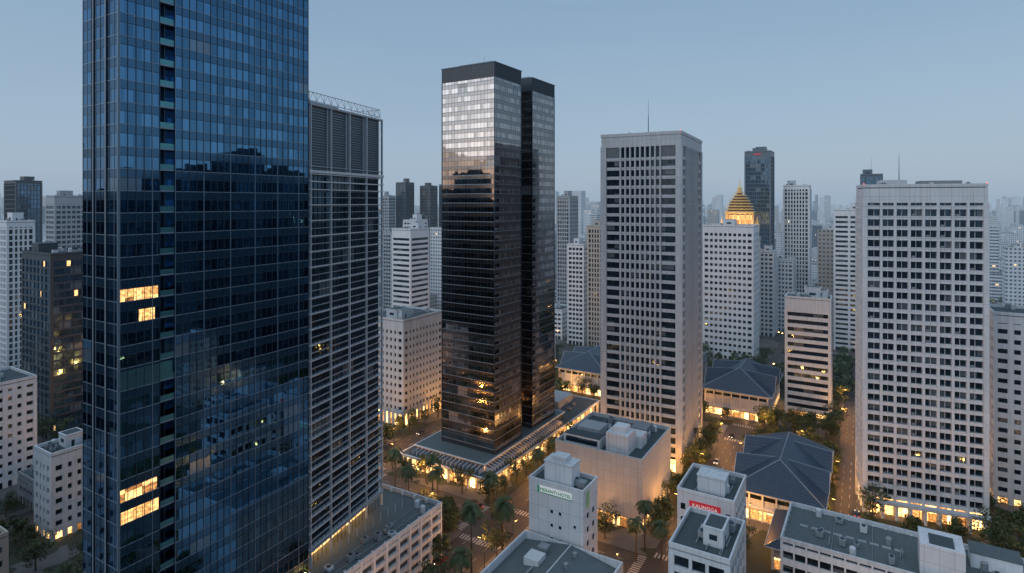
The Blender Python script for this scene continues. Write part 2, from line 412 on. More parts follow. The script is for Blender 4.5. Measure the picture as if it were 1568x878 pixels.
m.box(80,12,6.36,96,30,10,W_GREY); m.make('rooftop_equipment',e)
# ---- mid stone-clad tower
L1,L2,H=45,33.7,139
e=empty('stone_clad_tower',68.2,237,28,L1,L2)
g=MB(); g.box(.9,.9,0,L1-.9,L2-.9,H-6,G_DARK2); g.make('glazing',e)
m=MB()
z=6.5
while z<128.5: m.box(0.25,0.25,z,L1-.25,L2-.25,z+1.3,W_TOWER); z+=3.9
m.box(0.1,.1,127.6,L1-.1,L2-.1,128.6,W_TOWER)
m.box(0,0,133.2,L1,L2,H-1.3,W_TOWER)
for a,b in((0,0),(L1,0),(0,L2),(L1,L2)):
    sx=1 if a==0 else -1; sy=1 if b==0 else -1
    xs=sorted((a-sx*.3,a+sx*2.2)); ys=sorted((b-sy*.3,b+sy*2.2)); m.box(xs[0],ys[0],0,xs[1],ys[1],133.6,W_TOWER)
def fins(L,a,b,n,w,pr,top):
    for i in range(n+1):
        p=a+(b-a)*i/n
        yield p-w/2,p+w/2
for y0,y1 in fins(L2,8.4,25.3,8,.6,0,0): m.box(-.25,y0,0,1.1,y1,133.3,W_TOWER); m.box(L1-1.1,y0,0,L1+.25,y1,133.3,W_TOWER)
for x0,x1 in fins(L1,9,36,12,.6,0,0): m.box(x0,-.25,0,x1,1.1,133.3,W_TOWER); m.box(x0,L2-1.1,0,x1,L2+.25,133.3,W_TOWER)
for i in range(14):
    y=2.5+i*.42; m.box(.3,y,128.6,.8,y+.16,133.2,W_GREY); m.box(.3,L2-y-.16,128.6,.8,L2-y,133.2,W_GREY)
    m.box(y,.3,128.6,y+.16,.8,133.2,W_GREY)
roofslab(m,L1,L2,H,W_TOWER,1.3,.6,ROOF,.25)
m.make('facade',e)
m=MB(); m.box(12,8,H-1.29,30,24,H+.9,EQ); roofkit(m,2,2,L1-2,L2-2,H-1.29,10)
m.beam((10,16,H-1),(10,16,H+8),.22,ALUD,6,.15); m.beam((10,16,H+8),(10,16,H+15.5),.1,ALUD,6,.04)
for a,b in((.4,.4),(.4,L2-.4),(L1-.4,.4)): m.lathe([(.16,H),(.18,H+.2),(.02,H+.4)],8,REDL,a,b)
m.make('antenna_mast',e)
m=MB(); m.box(.85,.85,.3,L1-.85,L2-.85,5.2,SHOP); m.make('lobby',e)
# ---- right white grid tower
e=building('white_grid_tower',158,195,15,36,116.3,th=22,fh=3.62,sp=1.25,ps=4.15,pw=.75,inset=1.1,proud=.25,wall=W_PANEL,glass=G_DARK,corner=1.3,crown=6.5,ground=7.5,shop=SHOP,pent=0,kit=10,slabout=0)
m=MB()
nb=8; st=(36-2.6)/nb
z=7.6
while z<109:
    for i in range(nb):
        y=1.3+st*i+st/2
        m.box(.7,y-.05,z,1.2,y+.05,z+2.25,W_WHITE)
        m.box(-.12,y-1.35,z-.35,.5,y+1.35,z-.12,W_WHITE)
        if R.random()<.12: m.box(.55,y+.3,z+.02,1.1,y+1.3,z+.65,EQ)
    z+=3.62
for i in range(9): 
    y=1.3+st*i; m.box(-2.6,y-.4,.15,-1.9,y+.4,5.2,W_WHITE)
m.box(-3,-.5,5.2,-.3,36.5,6.0,W_WHITE2)
m.box(4,6,115.25,11,18,117.5,EQ); m.box(4,22,115.25,11,30,117.9,EQW)
m.beam((6,24,117),(6,24,127),.16,ALUD,5,.05); 
for a,b in((.2,.2),(.2,35.8)): m.lathe([(.16,116.3),(.18,116.5),(.02,116.7)],8,REDL,a,b)
m.make('window_ledges',e)
# ---- pale blank-walled block
L1,L2,H=33,32,25
e=empty('windowless_department_store',43,194,31,L1,L2)
m=MB(); m.box(0,0,4.6,L1,L2,H-1.3,W_BEIGE); m.box(1.4,1.4,.15,L1-1.4,L2-1.4,4.6,W_DARK)
roofslab(m,L1,L2,H,W_BEIGE,1.3,.5,ROOF,.12)
for i in range(8): 
    x=.5+(L1-1)*i/7; m.box(x-.3,.1,.15,x+.3,.8,4.7,W_BEIGE); y=.5+(L2-1)*i/7; m.box(.1,y-.3,.15,.8,y+.3,4.7,W_BEIGE)
m.make('walls',e)
m=MB(); m.box(1.35,1.35,.3,L1-1.35,L2-1.35,3.6,SHOPD); m.make('shopfront',e)
m=MB(); z=H-1.29
m.box(3,6,z,11,14,z+6.6,W_PANEL); m.box(11,4,z,17,12,z+4.2,W_PANEL); m.box(4.5,7.5,z+6.6,9.5,12,z+8.6,W_WHITE)
m.box(2.5,16,z,8,30,z+3.4,W_WHITE2); m.box(2.42,17,z+1,2.5,29,z+2.8,G_DARK); m.box(2.6,16.2,z+3.4,7.9,29.8,z+3.5,ROOF)
m.box(12,20,z,20,29,z+3,W_GREY); m.box(22,6,z,30,12,z+2.6,EQ)
roofkit(m,9,3,L1-2,L2-2,z,22); m.make('rooftop_plant_rooms',e)
# ---- white slab with green sign
def text(body,parent,y,z,size,mat,face='b',x=-.12,ext=.04):
    cu=bpy.data.curves.new('sign_lettering','FONT'); cu.body=body; cu.size=size; cu.extrude=ext; cu.align_x='CENTER'
    o=bpy.data.objects.new('sign_lettering',cu); sc.collection.objects.link(o); o.data.materials.append(mat); o.parent=parent
    if face=='b': o.matrix_local=Matrix(((0,0,-1,x),(-1,0,0,y),(0,1,0,z),(0,0,0,1)))
    else: o.matrix_local=Matrix(((1,0,0,y),(0,0,-1,x),(0,1,0,z),(0,0,0,1)))
def win(m,face,p,z,w,h,off=0):
    t=.1
    if face=='b':
        m.box(-.01+off,p,z,.05+off,p+w,z+h,G_DARK)
        m.box(-.12+off,p-t,z-t,.02+off,p+w+t,z,W_WHITE); m.box(-.09+off,p-t,z+h,.02+off,p+w+t,z+h+t,W_WHITE)
        m.box(-.09+off,p-t,z,.02+off,p,z+h,W_WHITE); m.box(-.09+off,p+w,z,.02+off,p+w+t,z+h,W_WHITE)
    else:
        m.box(p,-.01+off,z,p+w,.05+off,z+h,G_DARK)
        m.box(p-t,-.12+off,z-t,p+w+t,.02+off,z,W_WHITE); m.box(p-t,-.09+off,z+h,p+w+t,.02+off,z+h+t,W_WHITE)
        m.box(p-t,-.09+off,z,p,.02+off,z+h,W_WHITE); m.box(p+w,-.09+off,z,p+w+t,.02+off,z+h,W_WHITE)
GREEN=plain('green_sign_face',(.01,.24,.11),.4,0,.06,(.05,.9,.4),var=.1); RED=plain('red_sign_face',(.60,.03,.05),.4,0,.15,(1,.05,.06),var=.1)
SIGNW=plain('white_sign_letters',(.8,.8,.8),.4,0,.2,(1,1,1),var=.1)
L1,L2,H=9.3,15.9,36.3
e=empty('white_hotel_block',18.2,150,31,L1,L2)
m=MB(); m.box(0,0,0,L1,L2,H-1.1,W_PANEL); roofslab(m,L1,L2,H,W_PANEL,1.1,.35,ROOF,.08)
for k in range(8):
    z=3+k*3.6
    for y in(6.2,8.6): win(m,'b',y,z,.8,.9)
    for x in(2,5.5): win(m,'a',x,z,1.3,1.5)
win(m,'b',2.0,26,.7,.8); m.make('walls',e)
m=MB(); m.box(-.14,3.2,H-3.2,-.085,13.2,H-1.5,SIGNW); m.box(-.2,12.6,H-3.2,-.141,13.2,H-1.5,GREEN); m.box(-.16,3,H-3.4,-.09,13.4,H-3.2,GREEN)
m.box(2,-.2,H-5.2,3.4,-.09,H-1.2,GREEN); m.make('sign_board',e)
text('MERANTI HOTEL',e,7.9,H-2.85,1.2,GREEN,x=-.2,ext=.05)
m=MB(); z=H-1.09; m.box(1.6,4,z,6.6,12,z+5.5,W_WHITE); m.box(1.4,3.8,z+5.5,6.8,12.2,z+5.8,W_WHITE2); m.box(2.2,6,z+5.8,5.5,10,z+7.2,EQW)
m.box(3,1,z,5,3,z+1.6,EQ); roofkit(m,.7,.7,L1-.7,L2-.7,z,9)
for i in range(7): m.beam((1.5,4.3+i*1.2,z+5.8),(1.5,4.3+i*1.2,z+6.8),.04,ALUW)
m.beam((1.5,4.3,z+6.8),(1.5,11.5,z+6.8),.04,ALUW); m.make('rooftop_equipment',e)
# ---- red sign building
L1,L2,H=17,14.6,33.7
e=empty('white_office_block',56.8,150,31,L1,L2)
m=MB(); m.box(0,0,0,L1,3.2,H-1.1,W_PANEL); m.box(0,11.6,0,L1,L2,H-1.1,W_PANEL); m.box(.8,3.2,0,L1,11.6,H-1.11,W_GREY)
m.box(0,3.2,H-7,.8,11.6,H-1.1,W_PANEL); roofslab(m,L1,L2,H,W_PANEL,1.1,.35,ROOF,.08)
for k in range(8): win(m,'b',12.4,3+k*3.6,1.3,1.7); win(m,'b',1,3+k*3.6,1.2,1.7); [win(m,'a',2+i*3,3+k*3.6,1.6,1.7) for i in range(5)]
m.make('walls',e)
m=MB(); m.box(.55,3.25,4,.79,11.55,H-7,G_BLUE)
for i in range(6): y=3.3+i*1.63; m.box(.35,y,4,.6,y+.14,H-7,ALUW)
for i in range(12): m.box(.4,3.25,4+i*2,.62,11.55,4.14+i*2,ALUW)
m.make('glazed_atrium',e)
m=MB(); m.box(-.14,3.4,H-4.6,-.003,11.4,H-2.6,RED); m.make('sign_board',e); text('KALINGGA',e,7.4,H-4.1,1.3,SIGNW,x=-.18)
m=MB(); z=H-1.09; m.box(3,3,z,8,10,z+4.2,W_PANEL); m.box(8,5,z,14,11,z+2.6,W_GREY); m.box(2.8,2.8,z+4.2,8.2,10.2,z+4.5,W_WHITE2); roofkit(m,.7,.7,L1-.7,L2-.7,z,14)
m.make('rooftop_equipment',e)
# ---- grey metal roof building bottom centre
th=math.radians(31); a=Vector((math.sin(th),math.cos(th))); b=Vector((-math.cos(th),math.sin(th)))
c=Vector((3.0,157.2))-a*32-b*28
e=empty('metal_roofed_warehouse',c.x,c.y,31,32,27.5)
n=N('ribbed_metal_roof'); t,x,y,z=n.obj(); rb=n.M('FRACT',n.M('MULTIPLY',n.M('ADD',y,500.0),1.6)); ff=n.noise(t,.4,4)
cc=n.mix(ff,(.08,.11,.12),(.15,.18,.19)); cc=n.mix(n.M('MULTIPLY',n.M('LESS_THAN',rb,.2),.5),cc,(.05,.06,.07)); RIB=n.finish(n.pr(cc,.45,.3,n.bump(rb,.5,.1)))
m=MB(); m.box(0,0,0,32,27.5,20.2,W_WHITE2)
m.box(0,0,20.2,32,.5,22.6,W_WHITE2); m.box(0,27,20.2,32,27.5,22.6,W_WHITE2); m.box(31.5,.5,20.2,32,27,22.6,W_WHITE2); m.box(0,.5,20.2,.5,27,22.6,W_WHITE2)
m.poly([(.5,.5,20.6),(31.5,.5,20.6),(31.5,13.7,22.9),(.5,13.7,22.9)],RIB); m.poly([(.5,13.7,22.9),(31.5,13.7,22.9),(31.5,27,20.6),(.5,27,20.6)],RIB)
m.beam((.5,13.7,22.95),(31.5,13.7,22.95),.2,ALUW,6)
for i in range(6): m.lathe([(.4,22.3),(.4,23.4),(.6,23.5),(.02,23.9)],10,EQ,3+i*5,11)
m.box(20,17,21,24,21,23.6,EQW); m.box(26,18,21,28.5,20.5,23.2,EQ); m.beam((10,18,22.6),(19,18,22.6),.25,EQ,6)
m.make('walls_and_roof',e)
# ---- bottom right flat roof building
e=empty('flat_roofed_office',123.2,126.5,32,22,60)
m=MB(); m.box(.5,.5,0,21.5,59.5,18.5,G_DARK)
for k in range(5): m.box(0,0,1.6+k*3.7,22,60,3.3+k*3.7,W_WHITE)
for i in range(21): y=.3+i*2.97; m.box(-.1,y-.2,0,.6,y+.2,19,W_WHITE); m.box(21.4,y-.2,0,22.1,y+.2,19,W_WHITE)
for i in range(8): x=.3+i*3.05; m.box(x-.2,-.1,0,x+.2,.6,19,W_WHITE); m.box(x-.2,59.4,0,x+.2,60.1,19,W_WHITE)
roofslab(m,22,60,20,W_WHITE2,1.2,.4,ROOFL,.08); m.make('walls',e)
m=MB(); z=18.81; m.box(3,20,z,12,29,z+7.5,W_PANEL); m.box(4,22,z+7.5,9,27,z+7.8,ROOF); m.box(13,8,z,19,18,z+3.6,W_WHITE); m.box(12.8,7.8,z+3.6,19.2,18.2,z+3.8,ROOFL)
roofkit(m,1,1,21,18,z,12); roofkit(m,1,30,21,58,z,14)
for i in range(9): m.box(11,32+i*2.8,z,11.1,34+i*2.8,z+.5,ALUW)
m.make('rooftop_equipment',e)
building('small_rooftop_office',46,124,18,13,34.5,wall=W_WHITE2,pent=1,kit=9,seed=4,ps=3.2)
building('low_shop_building',24,118,14,16,22,wall=W_WHITE2,pent=1,kit=8,seed=8)
# ---- hip roofed halls
def hall(name,x,y,L1,L2,eave,ridge,th=31,wall=W_WHITE2,shop=SHOP,gables=True,ov=1.6):
    e=empty(name,x,y,th,L1,L2)
    m=MB(); m.box(.3,.3,0,L1-.3,L2-.3,.4,W_GREY); m.box(.8,.8,.4,L1-.8,L2-.8,eave-.2,wall)
    nx=int(L1/4); ny=int(L2/4)
    for i in range(nx+1):
        p=.5+(L1-1)*i/nx; m.box(p-.25,0.05,0,p+.25,.85,eave,W_WHITE); m.box(p-.25,L2-.85,0,p+.25,L2-.05,eave,W_WHITE)
    for i in range(ny+1):
        p=.5+(L2-1)*i/ny; m.box(.05,p-.25,0,.85,p+.25,eave,W_WHITE); m.box(L1-.85,p-.25,0,L1-.05,p+.25,eave,W_WHITE)
    m.box(-ov+.2,-ov+.2,eave-.25,L1+ov-.2,L2+ov-.2,eave,W_WHITE2)
    if eave>8: m.box(-.2,-.2,4.6,L1+.2,L2+.2,5.4,W_WHITE)
    m.make('walls',e)
    s=MB(); s.box(.74,.74,.5,L1-.74,L2-.74,min(3.6,eave-.6),shop)
    if eave>8: s.box(.76,.76,eave-3,L1-.76,L2-.76,eave-1.6,G_DARK)
    s.make('lit_windows',e)
    r=MB(); o=ov; hw=(L2+2*o)/2; 
    x0,x1,y0,y1=-o,L1+o,-o,L2+o
    if L1>=L2: P=(x0+hw*.8,(y0+y1)/2,ridge); Q=(x1-hw*.8,(y0+y1)/2,ridge)
    else: hw=(L1+2*o)/2; P=((x0+x1)/2,y0+hw*.8,ridge); Q=((x0+x1)/2,y1-hw*.8,ridge)
    z=eave+.01; A,B,C,D=(x0,y0,z),(x1,y0,z),(x1,y1,z),(x0,y1,z)
    if L1>=L2: r.poly([A,B,Q,P],SLATE); r.poly([C,D,P,Q],SLATE); r.poly([D,A,P],SLATE); r.poly([B,C,Q],SLATE)
    else: r.poly([A,B,P],SLATE); r.poly([C,D,Q],SLATE); r.poly([D,A,P,Q],SLATE); r.poly([B,C,Q,P],SLATE)
    for s_,t_ in((P,Q),)+(((A,P),(D,P),(B,Q),(C,Q)) if L1>=L2 else ((A,P),(B,P),(C,Q),(D,Q))): r.beam(s_,t_,.22,ALU,5)
    for s_,t_ in((A,B),(B,C),(C,D),(D,A)): r.beam(s_,t_,.16,ALUW,4)
    if gables and L1>=L2:
        ym=(y0+y1)/2
        for gx in(L1*.3,L1*.68):
            gh=ridge-1.0; w=min(5.5,L2*.24)
            for sg in(-1,1):
                ye=y0-.3 if sg<0 else y1+.3
                p1=(gx-w,ye,z+.3);p2=(gx+w,ye,z+.3);p3=(gx,ye,gh-1.5); p4=(gx,ym,gh)
                r.poly([p1,p3,p4,(gx-w,ym,z+.3)],SLATE); r.poly([p3,p2,(gx+w,ym,z+.3),p4],SLATE); r.poly([(gx-w+.4,ye+sg*-.5,z+.2),(gx+w-.4,ye+sg*-.5,z+.2),(gx,ye+sg*-.5,gh-1.9)],W_WHITE2)
                r.beam(p1,p3,.13,ALUW); r.beam(p2,p3,.13,ALUW); r.beam(p3,p4,.15,ALU)
    r.make('hip_roof',e); return e
hall('market_hall',101,192,50,27,10.5,19)
hall('entrance_pavilion',92,167,22,17,7.5,12.5,gables=False)
hall('convention_pavilion',127,291,45,31,13.5,23)
hall('convention_pavilion',52,330,40,29,13.5,22)
# ---- gold domed building
X,Y=182,470
e=empty('golden_domed_tower',X,Y,31,0,0,foot=False); FOOT.append((X-10,Y-25,31,30,30))
def gold(nm,c0,c1,em):
    n=N(nm); t,x,y,z=n.obj(); f=n.noise(t,.7,3); return n.finish(n.pr(n.mix(f,c0,c1),.45,.2,None,em,(1.0,.55,.18)))
GOLD=gold('gilded_roof',(.72,.48,.18),(.84,.60,.28),.03); GOLDD=gold('gilded_recess',(.16,.08,.03),(.22,.12,.04),.01)  # warm emission paints floodlit glow into the gilding; recess copy coloured darker
m=MB()
m.box(-13,-13,0,13,13,80,W_TAN); m.box(-14,-14,80,14,14,82,W_TAN); m.box(-11.5,-11.5,82,11.5,11.5,86,W_TAN); m.box(-12.3,-12.3,86,12.3,12.3,87,GOLD)
for i in range(7):
    p=-12+i*4
    for s in(-1,1): m.box(p-.5,s*13.1-.5,10,p+.5,s*13.1+.5,80,W_WHITE); m.box(s*13.1-.5,p-.5,10,s*13.1+.5,p+.5,80,W_WHITE)
m.make('shaft',e)
m=MB(); o8=math.pi/8
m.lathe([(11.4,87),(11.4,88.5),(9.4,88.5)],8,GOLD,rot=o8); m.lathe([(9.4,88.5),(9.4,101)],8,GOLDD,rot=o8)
m.lathe([(9.4,101),(11.2,101),(11.6,101.8),(11.6,102.8),(10.0,103)],8,GOLD,rot=o8)
zz=103.0; nT=7
for i in range(nT):
    r1=10.6*(1-(i/(nT+.9))**1.6); r2=10.6*(1-((i+1)/(nT+.9))**1.6); hh=2.2
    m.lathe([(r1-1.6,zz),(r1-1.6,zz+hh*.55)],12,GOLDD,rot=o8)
    m.lathe([(r1-1.6,zz+hh*.5),(r1+.3,zz+hh*.52),(r1+.3,zz+hh*.75),(max(r2-1.6,.5),zz+hh)],12,GOLD,rot=o8); zz+=hh
m.lathe([(2.6,zz),(2.6,zz+.5),(1.7,zz+.6),(1.7,zz+2.4),(2.3,zz+2.6),(1.2,zz+3.6),(.5,zz+5),(.3,zz+7),(.04,zz+11)],10,GOLD)
for i in range(16):
    an=2*math.pi*i/16+o8/2; m.beam((10.2*math.cos(an),10.2*math.sin(an),88.5),(10.2*math.cos(an),10.2*math.sin(an),101),.55,GOLD,6)
for s in(-1,1):
    for q in(-1,1): m.lathe([(1.8,87),(1.8,91),(2.4,91.2),(1.5,92.6),(.6,94.5),(.1,99)],8,GOLD,s*11.4,q*11.4)
m.make('gilded_dome',e)
m=MB(); m.lathe([(9.5,89.2),(9.5,100)],8,LITW,rot=o8); m.make('lit_drum_windows',e)
for i in range(5):
    an2=math.pi+ (i-2)*.6
    l=bpy.data.lights.new('floodlight','POINT'); l.energy=3600; l.color=(1,.68,.36); l.shadow_soft_size=.4
    o=bpy.data.objects.new('floodlight',l); sc.collection.objects.link(o); o.parent=e
    o.location=(19*math.cos(an2),19*math.sin(an2),90)
# ---- mid-distance named buildings
B=building
B('white_office_tower',166,404,25,34,94,fh=4.3,sp=2.3,ps=3.3,pw=1.2,wall=W_WHITE,crown=5,inset=.7)
e=B('dark_glass_tower',229,520,24,22,156,sp=.5,ps=1.8,pw=.2,wall=W_MIDB,glass=G_BLUE,crown=5,inset=.25)
m=MB(); m.box(-.3,8,152.5,-.1,14,153.6,RED); m.box(5,5,156,16,16,159,W_MIDB); m.make('sign_board',e)
B('white_ribbed_tower',263,520,20,21,125.5,sp=.9,ps=2.2,pw=.9,wall=W_WHITE,crown=4,proud=.4)
B('striped_tower',257,428,18,20,105,sp=1.9,ps=9,pw=1.5,wall=W_WHITE,crown=4)
B('banded_office_building',160,295,15,21,61.5,sp=1.9,ps=30,pw=1,wall=W_WHITE,crown=7,fh=3.9,pent=2,kit=10,shop=SHOPD)
B('white_apartment_block',204,199,20,32,70,sp=1.9,ps=3.6,pw=1.8,wall=W_WHITE,crown=4,kit=10,shop=SHOPD)
B('dark_glass_tower',284,450,14,15,132,sp=.6,ps=2,pw=.2,wall=W_MIDB,glass=G_BLUE,ant=True)
B('white_residential_tower',214,480,18,18,70,sp=1.7,ps=3,pw=1.2); B('white_residential_tower',237,495,16,16,62,sp=1.7,ps=3,pw=1.2)
B('punched_window_building',-53,287,31,27,52.6,sp=2.0,ps=2.7,pw=1.5,fh=3.7,wall=W_WHITE2,crown=6,ground=8,shop=SHOP,kit=14,pent=2,inset=.45)
B('banded_white_tower',-69,400,20,17,92,sp=1.9,ps=14,pw=2.5,wall=W_WHITE,crown=5,pent=1)
B('dark_slim_tower',-127,700,16,15,134,sp=.8,ps=2,pw=.3,wall=W_DARK,glass=G_BLUE); B('dark_slim_tower',-98,700,15,15,130,sp=.8,ps=2,pw=.4,wall=W_DARK)
B('dark_slim_tower',-80,720,15,12,132,sp=.8,ps=2,pw=.3,wall=W_MIDB); B('grey_slim_tower',-145,690,12,10,118,wall=W_GREY)
B('white_slab_tower',-82,500,16,14,95,sp=1.6,wall=W_WHITE); B('grey_slab_tower',-115,560,20,14,82,sp=1.6,wall=W_GREY)
B('grey_slab_tower',51,520,18,13,116,wall=W_GREY,sp=1.2,ps=2); B('white_residential_tower',97,790,20,26,55)
B('tan_residential_tower',100,660,18,18,84,wall=W_TAN,sp=1.4,ps=2.5,pw=1)
B('white_residential_tower',55,450,14,14,78,sp=1.6); B('tan_residential_tower',67,430,14,13,93,wall=W_TAN,sp=1.0,ps=2.2,pw=.9)
B('low_white_building',77,600,24,35,25,sp=1.9); B('low_white_building',40,470,24,26,24,sp=1.9,kit=10); B('low_white_building',20,395,20,24,20,sp=1.9,kit=10)
B('dark_glass_tower',-380,450,17,22,127,sp=.6,ps=2,pw=.25,wall=W_DARK,glass=G_BLUE)
B('banded_grey_tower',-327,420,24,14,115,sp=1.5,ps=3,pw=.7,wall=W_GREY,crown=6,pent=1)
B('ribbed_white_tower',-301,350,14,22,99,sp=.9,ps=2.4,pw=1,wall=W_WHITE,crown=4)
B('dark_office_block',-212,270,27,31,86.6,sp=.9,ps=4,pw=.2,wall=W_DARK,inset=.3,glass=glass_mat('office_glass_lit_rows',(.12,.22,.31),pane=1.5,lit=.06,metal=.9),crown=4,kit=10)
B('white_punched_block',-201.6,215,23,25,41,sp=2.0,ps=2.9,pw=1.6,wall=W_WHITE,crown=3,kit=10)
B('white_punched_block',-149,190,16,12.5,28.7,sp=1.9,ps=2.7,pw=1.5,wall=W_WHITE,crown=3,kit=8,shop=SHOPD)
B('low_shop_building',-140,140,16,16,24,sp=1.9,wall=W_TAN,kit=8); B('low_shop_building',-168,208,14,16,11,sp=1.9,wall=W_GREY,roof=ROOFL,kit=9)
B('low_shop_building',-128,205,12,12,9,wall=W_TAN); B('low_shop_building',-185,180,14,18,10,wall=W_WHITE2,shop=SHOPD)
# neighbours beyond the frame (their reflections show in the glass towers)
for x,y,l1,l2,h in((235,72,26,26,127),(252,108,24,24,131),(246,138,22,24,143),(268,166,26,24,133),(280,200,24,26,129),(290,232,30,26,120)):
    B('dark_office_tower',x,y,l1,l2,h,sp=1.0,ps=2.6,pw=.35,wall=W_DARK,glass=G_BLUE,kit=3)
for x,y,l1,l2,h in((-236,98,24,24,112),(-250,128,22,24,135),(-242,156,22,24,117),(-262,185,20,24,121)):
    B('dark_office_tower',x,y,l1,l2,h,sp=1.0,ps=2.6,pw=.35,wall=W_DARK,glass=G_BLUE,kit=3)
# ================================================================ GROUND, ROADS
n=N('asphalt'); t,x,y,z=n.obj(); f=n.noise(t,.15,5); f2=n.noise(t,4,2)
c=n.mix(f,(.035,.036,.038),(.075,.072,.07)); c=n.mix(n.M('MULTIPLY',f2,.3),c,(.03,.03,.03)); ASPH=n.finish(n.pr(c,.6))
n=N('ground_soil'); t,x,y,z=n.obj(); f=n.noise(t,.01,5); c=n.mix(f,(.03,.05,.03),(.10,.11,.11)); GR=n.finish(n.pr(c,.9))
n=N('pavement_slabs'); t,x,y,z=n.obj(); f=n.noise(t,.12,5); f3=n.M('GREATER_THAN',n.noise(t,.045,2),.50)
c=n.mix(f,(.08,.08,.08),(.17,.165,.16)); c=n.mix(n.M('MULTIPLY',f3,.85),c,(.022,.036,.018)); PAVE=n.finish(n.pr(c,.85))
PAINT=plain('road_paint',(.55,.55,.53),.6,var=.6)
m=MB(); m.poly([(-9000,-3000,-.004),(9000,-3000,-.004),(9000,12000,-.004),(-9000,12000,-.004)],GR); m.make('ground')
TH=math.radians(31); O=Vector((-9,220)); ua=Vector((math.sin(TH),math.cos(TH))); vb=Vector((-math.cos(TH),math.sin(TH)))
def W(u,v): p=O+ua*u+vb*v; return p.x,p.y
grid=bpy.data.objects.new('road_network',None); sc.collection.objects.link(grid); grid.location=(O.x,O.y,0); grid.rotation_euler=(0,0,math.pi/2-TH)
m=MB(); m.poly([(-330,-420,0),(800,-420,0),(800,560,0),(-330,560,0)],ASPH); m.make('road_surface',grid)
UR=[(-134,-120),(-24,-6),(104,120),(210,224),(330,344),(460,474),(600,614)]
VR=[(-400,-386),(-330,-316),(-260,-246),(-190,-176),(-121,-111),(-77,-64),(-22,-6),(48,64),(120,134),(200,214),(290,304),(380,394),(470,484)]
UR2=[(-134,-120),(15,27),(104,120),(210,224),(330,344),(460,474),(600,614)]
m=MB(); blocks=[]
vs=[-420]+[q for r_ in VR for q in r_]+[560]
for i in range(0,len(vs),2):
    v0,v1=vs[i],vs[i+1]; ur=UR2 if v1<=-121 else UR
    us=[-330]+[q for r_ in ur for q in r_]+[800]
    if -111<=v0<-77: us=[-330]+[-134,-120]+[104,120]+us[7:]
    for j in range(0,len(us)-1,2):
        m.box(us[j],v0,-.02,us[j+1],v1,.14,PAVE); blocks.append((us[j],us[j+1],v0,v1))
m.make('pavements',grid)
m=MB()
for r0,r1 in VR:
    c=(r0+r1)/2; u=-300
    while u<700:
        if not any(a-3<u<b_+3 for a,b_ in UR): m.box(u,c-.1,.002,u+3,c+.1,.006,PAINT)
        u+=8
    for o in(-(r1-r0)/4,(r1-r0)/4):
        u=-60
        while u<210:
            if not any(a-3<u<b_+3 for a,b_ in UR): m.box(u,c+o-.07,.002,u+2,c+o+.07,.006,PAINT)
            u+=6
for r0,r1 in UR[1:3]:
    c=(r0+r1)/2; v=-75 if r0<0 else -170
    while v<260:
        if not any(a-3<v<b_+3 for a,b_ in VR):
            for o in(-4,0,4): m.box(c+o-.08,v,.002,c+o+.08,v+2.5,.006,PAINT)
        v+=6
    for a,b_ in VR[5:9]:  # zebra crossings
        for k in range(int((r1-r0)/1.1)): 
            for vv in(a-3.6,b_+.9): m.box(r0+.6+k*1.1,vv,.002,r0+1.1+k*1.1,vv+2.7,.006,PAINT)
        for k in range(int((b_-a)/1.1)):
            for uu in(r0-3.6,r1+.9): m.box(uu,a+.6+k*1.1,.002,uu+2.7,a+1.1+k*1.1,.006,PAINT)
m.make('road_markings',grid)
# ================================================================ STREET LAMPS
lm=MB(); lm.beam((0,0,.1),(0,0,8.5),.11,ALUD,6,.07); lm.beam((0,0,8.5),(1.8,0,9.0),.06,ALUD,5); lm.lathe([(.25,.1),(.22,.7),(.1,.8)],8,ALUD)
lm.box(1.3,-.22,8.93,2.4,.22,9.12,ALUD); lm.box(1.35,-.18,8.84,2.35,.18,8.93,LAMPM)
l0=lm.make('street_lamp'); lme=l0.data; bpy.data.objects.remove(l0)
ld=bpy.data.lights.new('sodium_lamp','POINT'); ld.energy=3500; ld.color=(1.0,.40,.08); ld.shadow_soft_size=.3
nl=0
def lamp(u,v,rot):
    global nl
    x,y=W(u,v)
    if inside(x,y,.3) or y<95 or y>480: return
    o=bpy.data.objects.new('street_lamp',lme); sc.collection.objects.link(o); o.location=(x,y,.1); o.rotation_euler=(0,0,math.pi/2-TH+rot)
    q=bpy.data.objects.new('lamp_bulb',ld); sc.collection.objects.link(q); q.parent=o; q.location=(1.85,0,8.5); nl+=1
for r0,r1 in VR[4:9]:
    u=-75; s=0
    while u<190:
        s^=1
        if not any(a-1<u<b_+1 for a,b_ in UR): lamp(u,r0-1 if s else r1+1,math.pi/2 if s else -math.pi/2)
        u+=19 if r0>-90 else 17
for r0,r1 in UR[1:3]:
    v=-165 if r0>0 else -60; s=0
    while v<130:
        s^=1
        if not any(a-1<v<b_+1 for a,b_ in VR): lamp(r0-1 if s else r1+1,v,0 if s else math.pi)
        v+=17
for v in range(-215,-125,16): lamp(28,v,math.pi)
for v in(-100,-88): lamp(24,v,0); lamp(88,v,0)
for v in(-55,-42,-30): lamp(45,v,0)
print('LAMPS',nl)
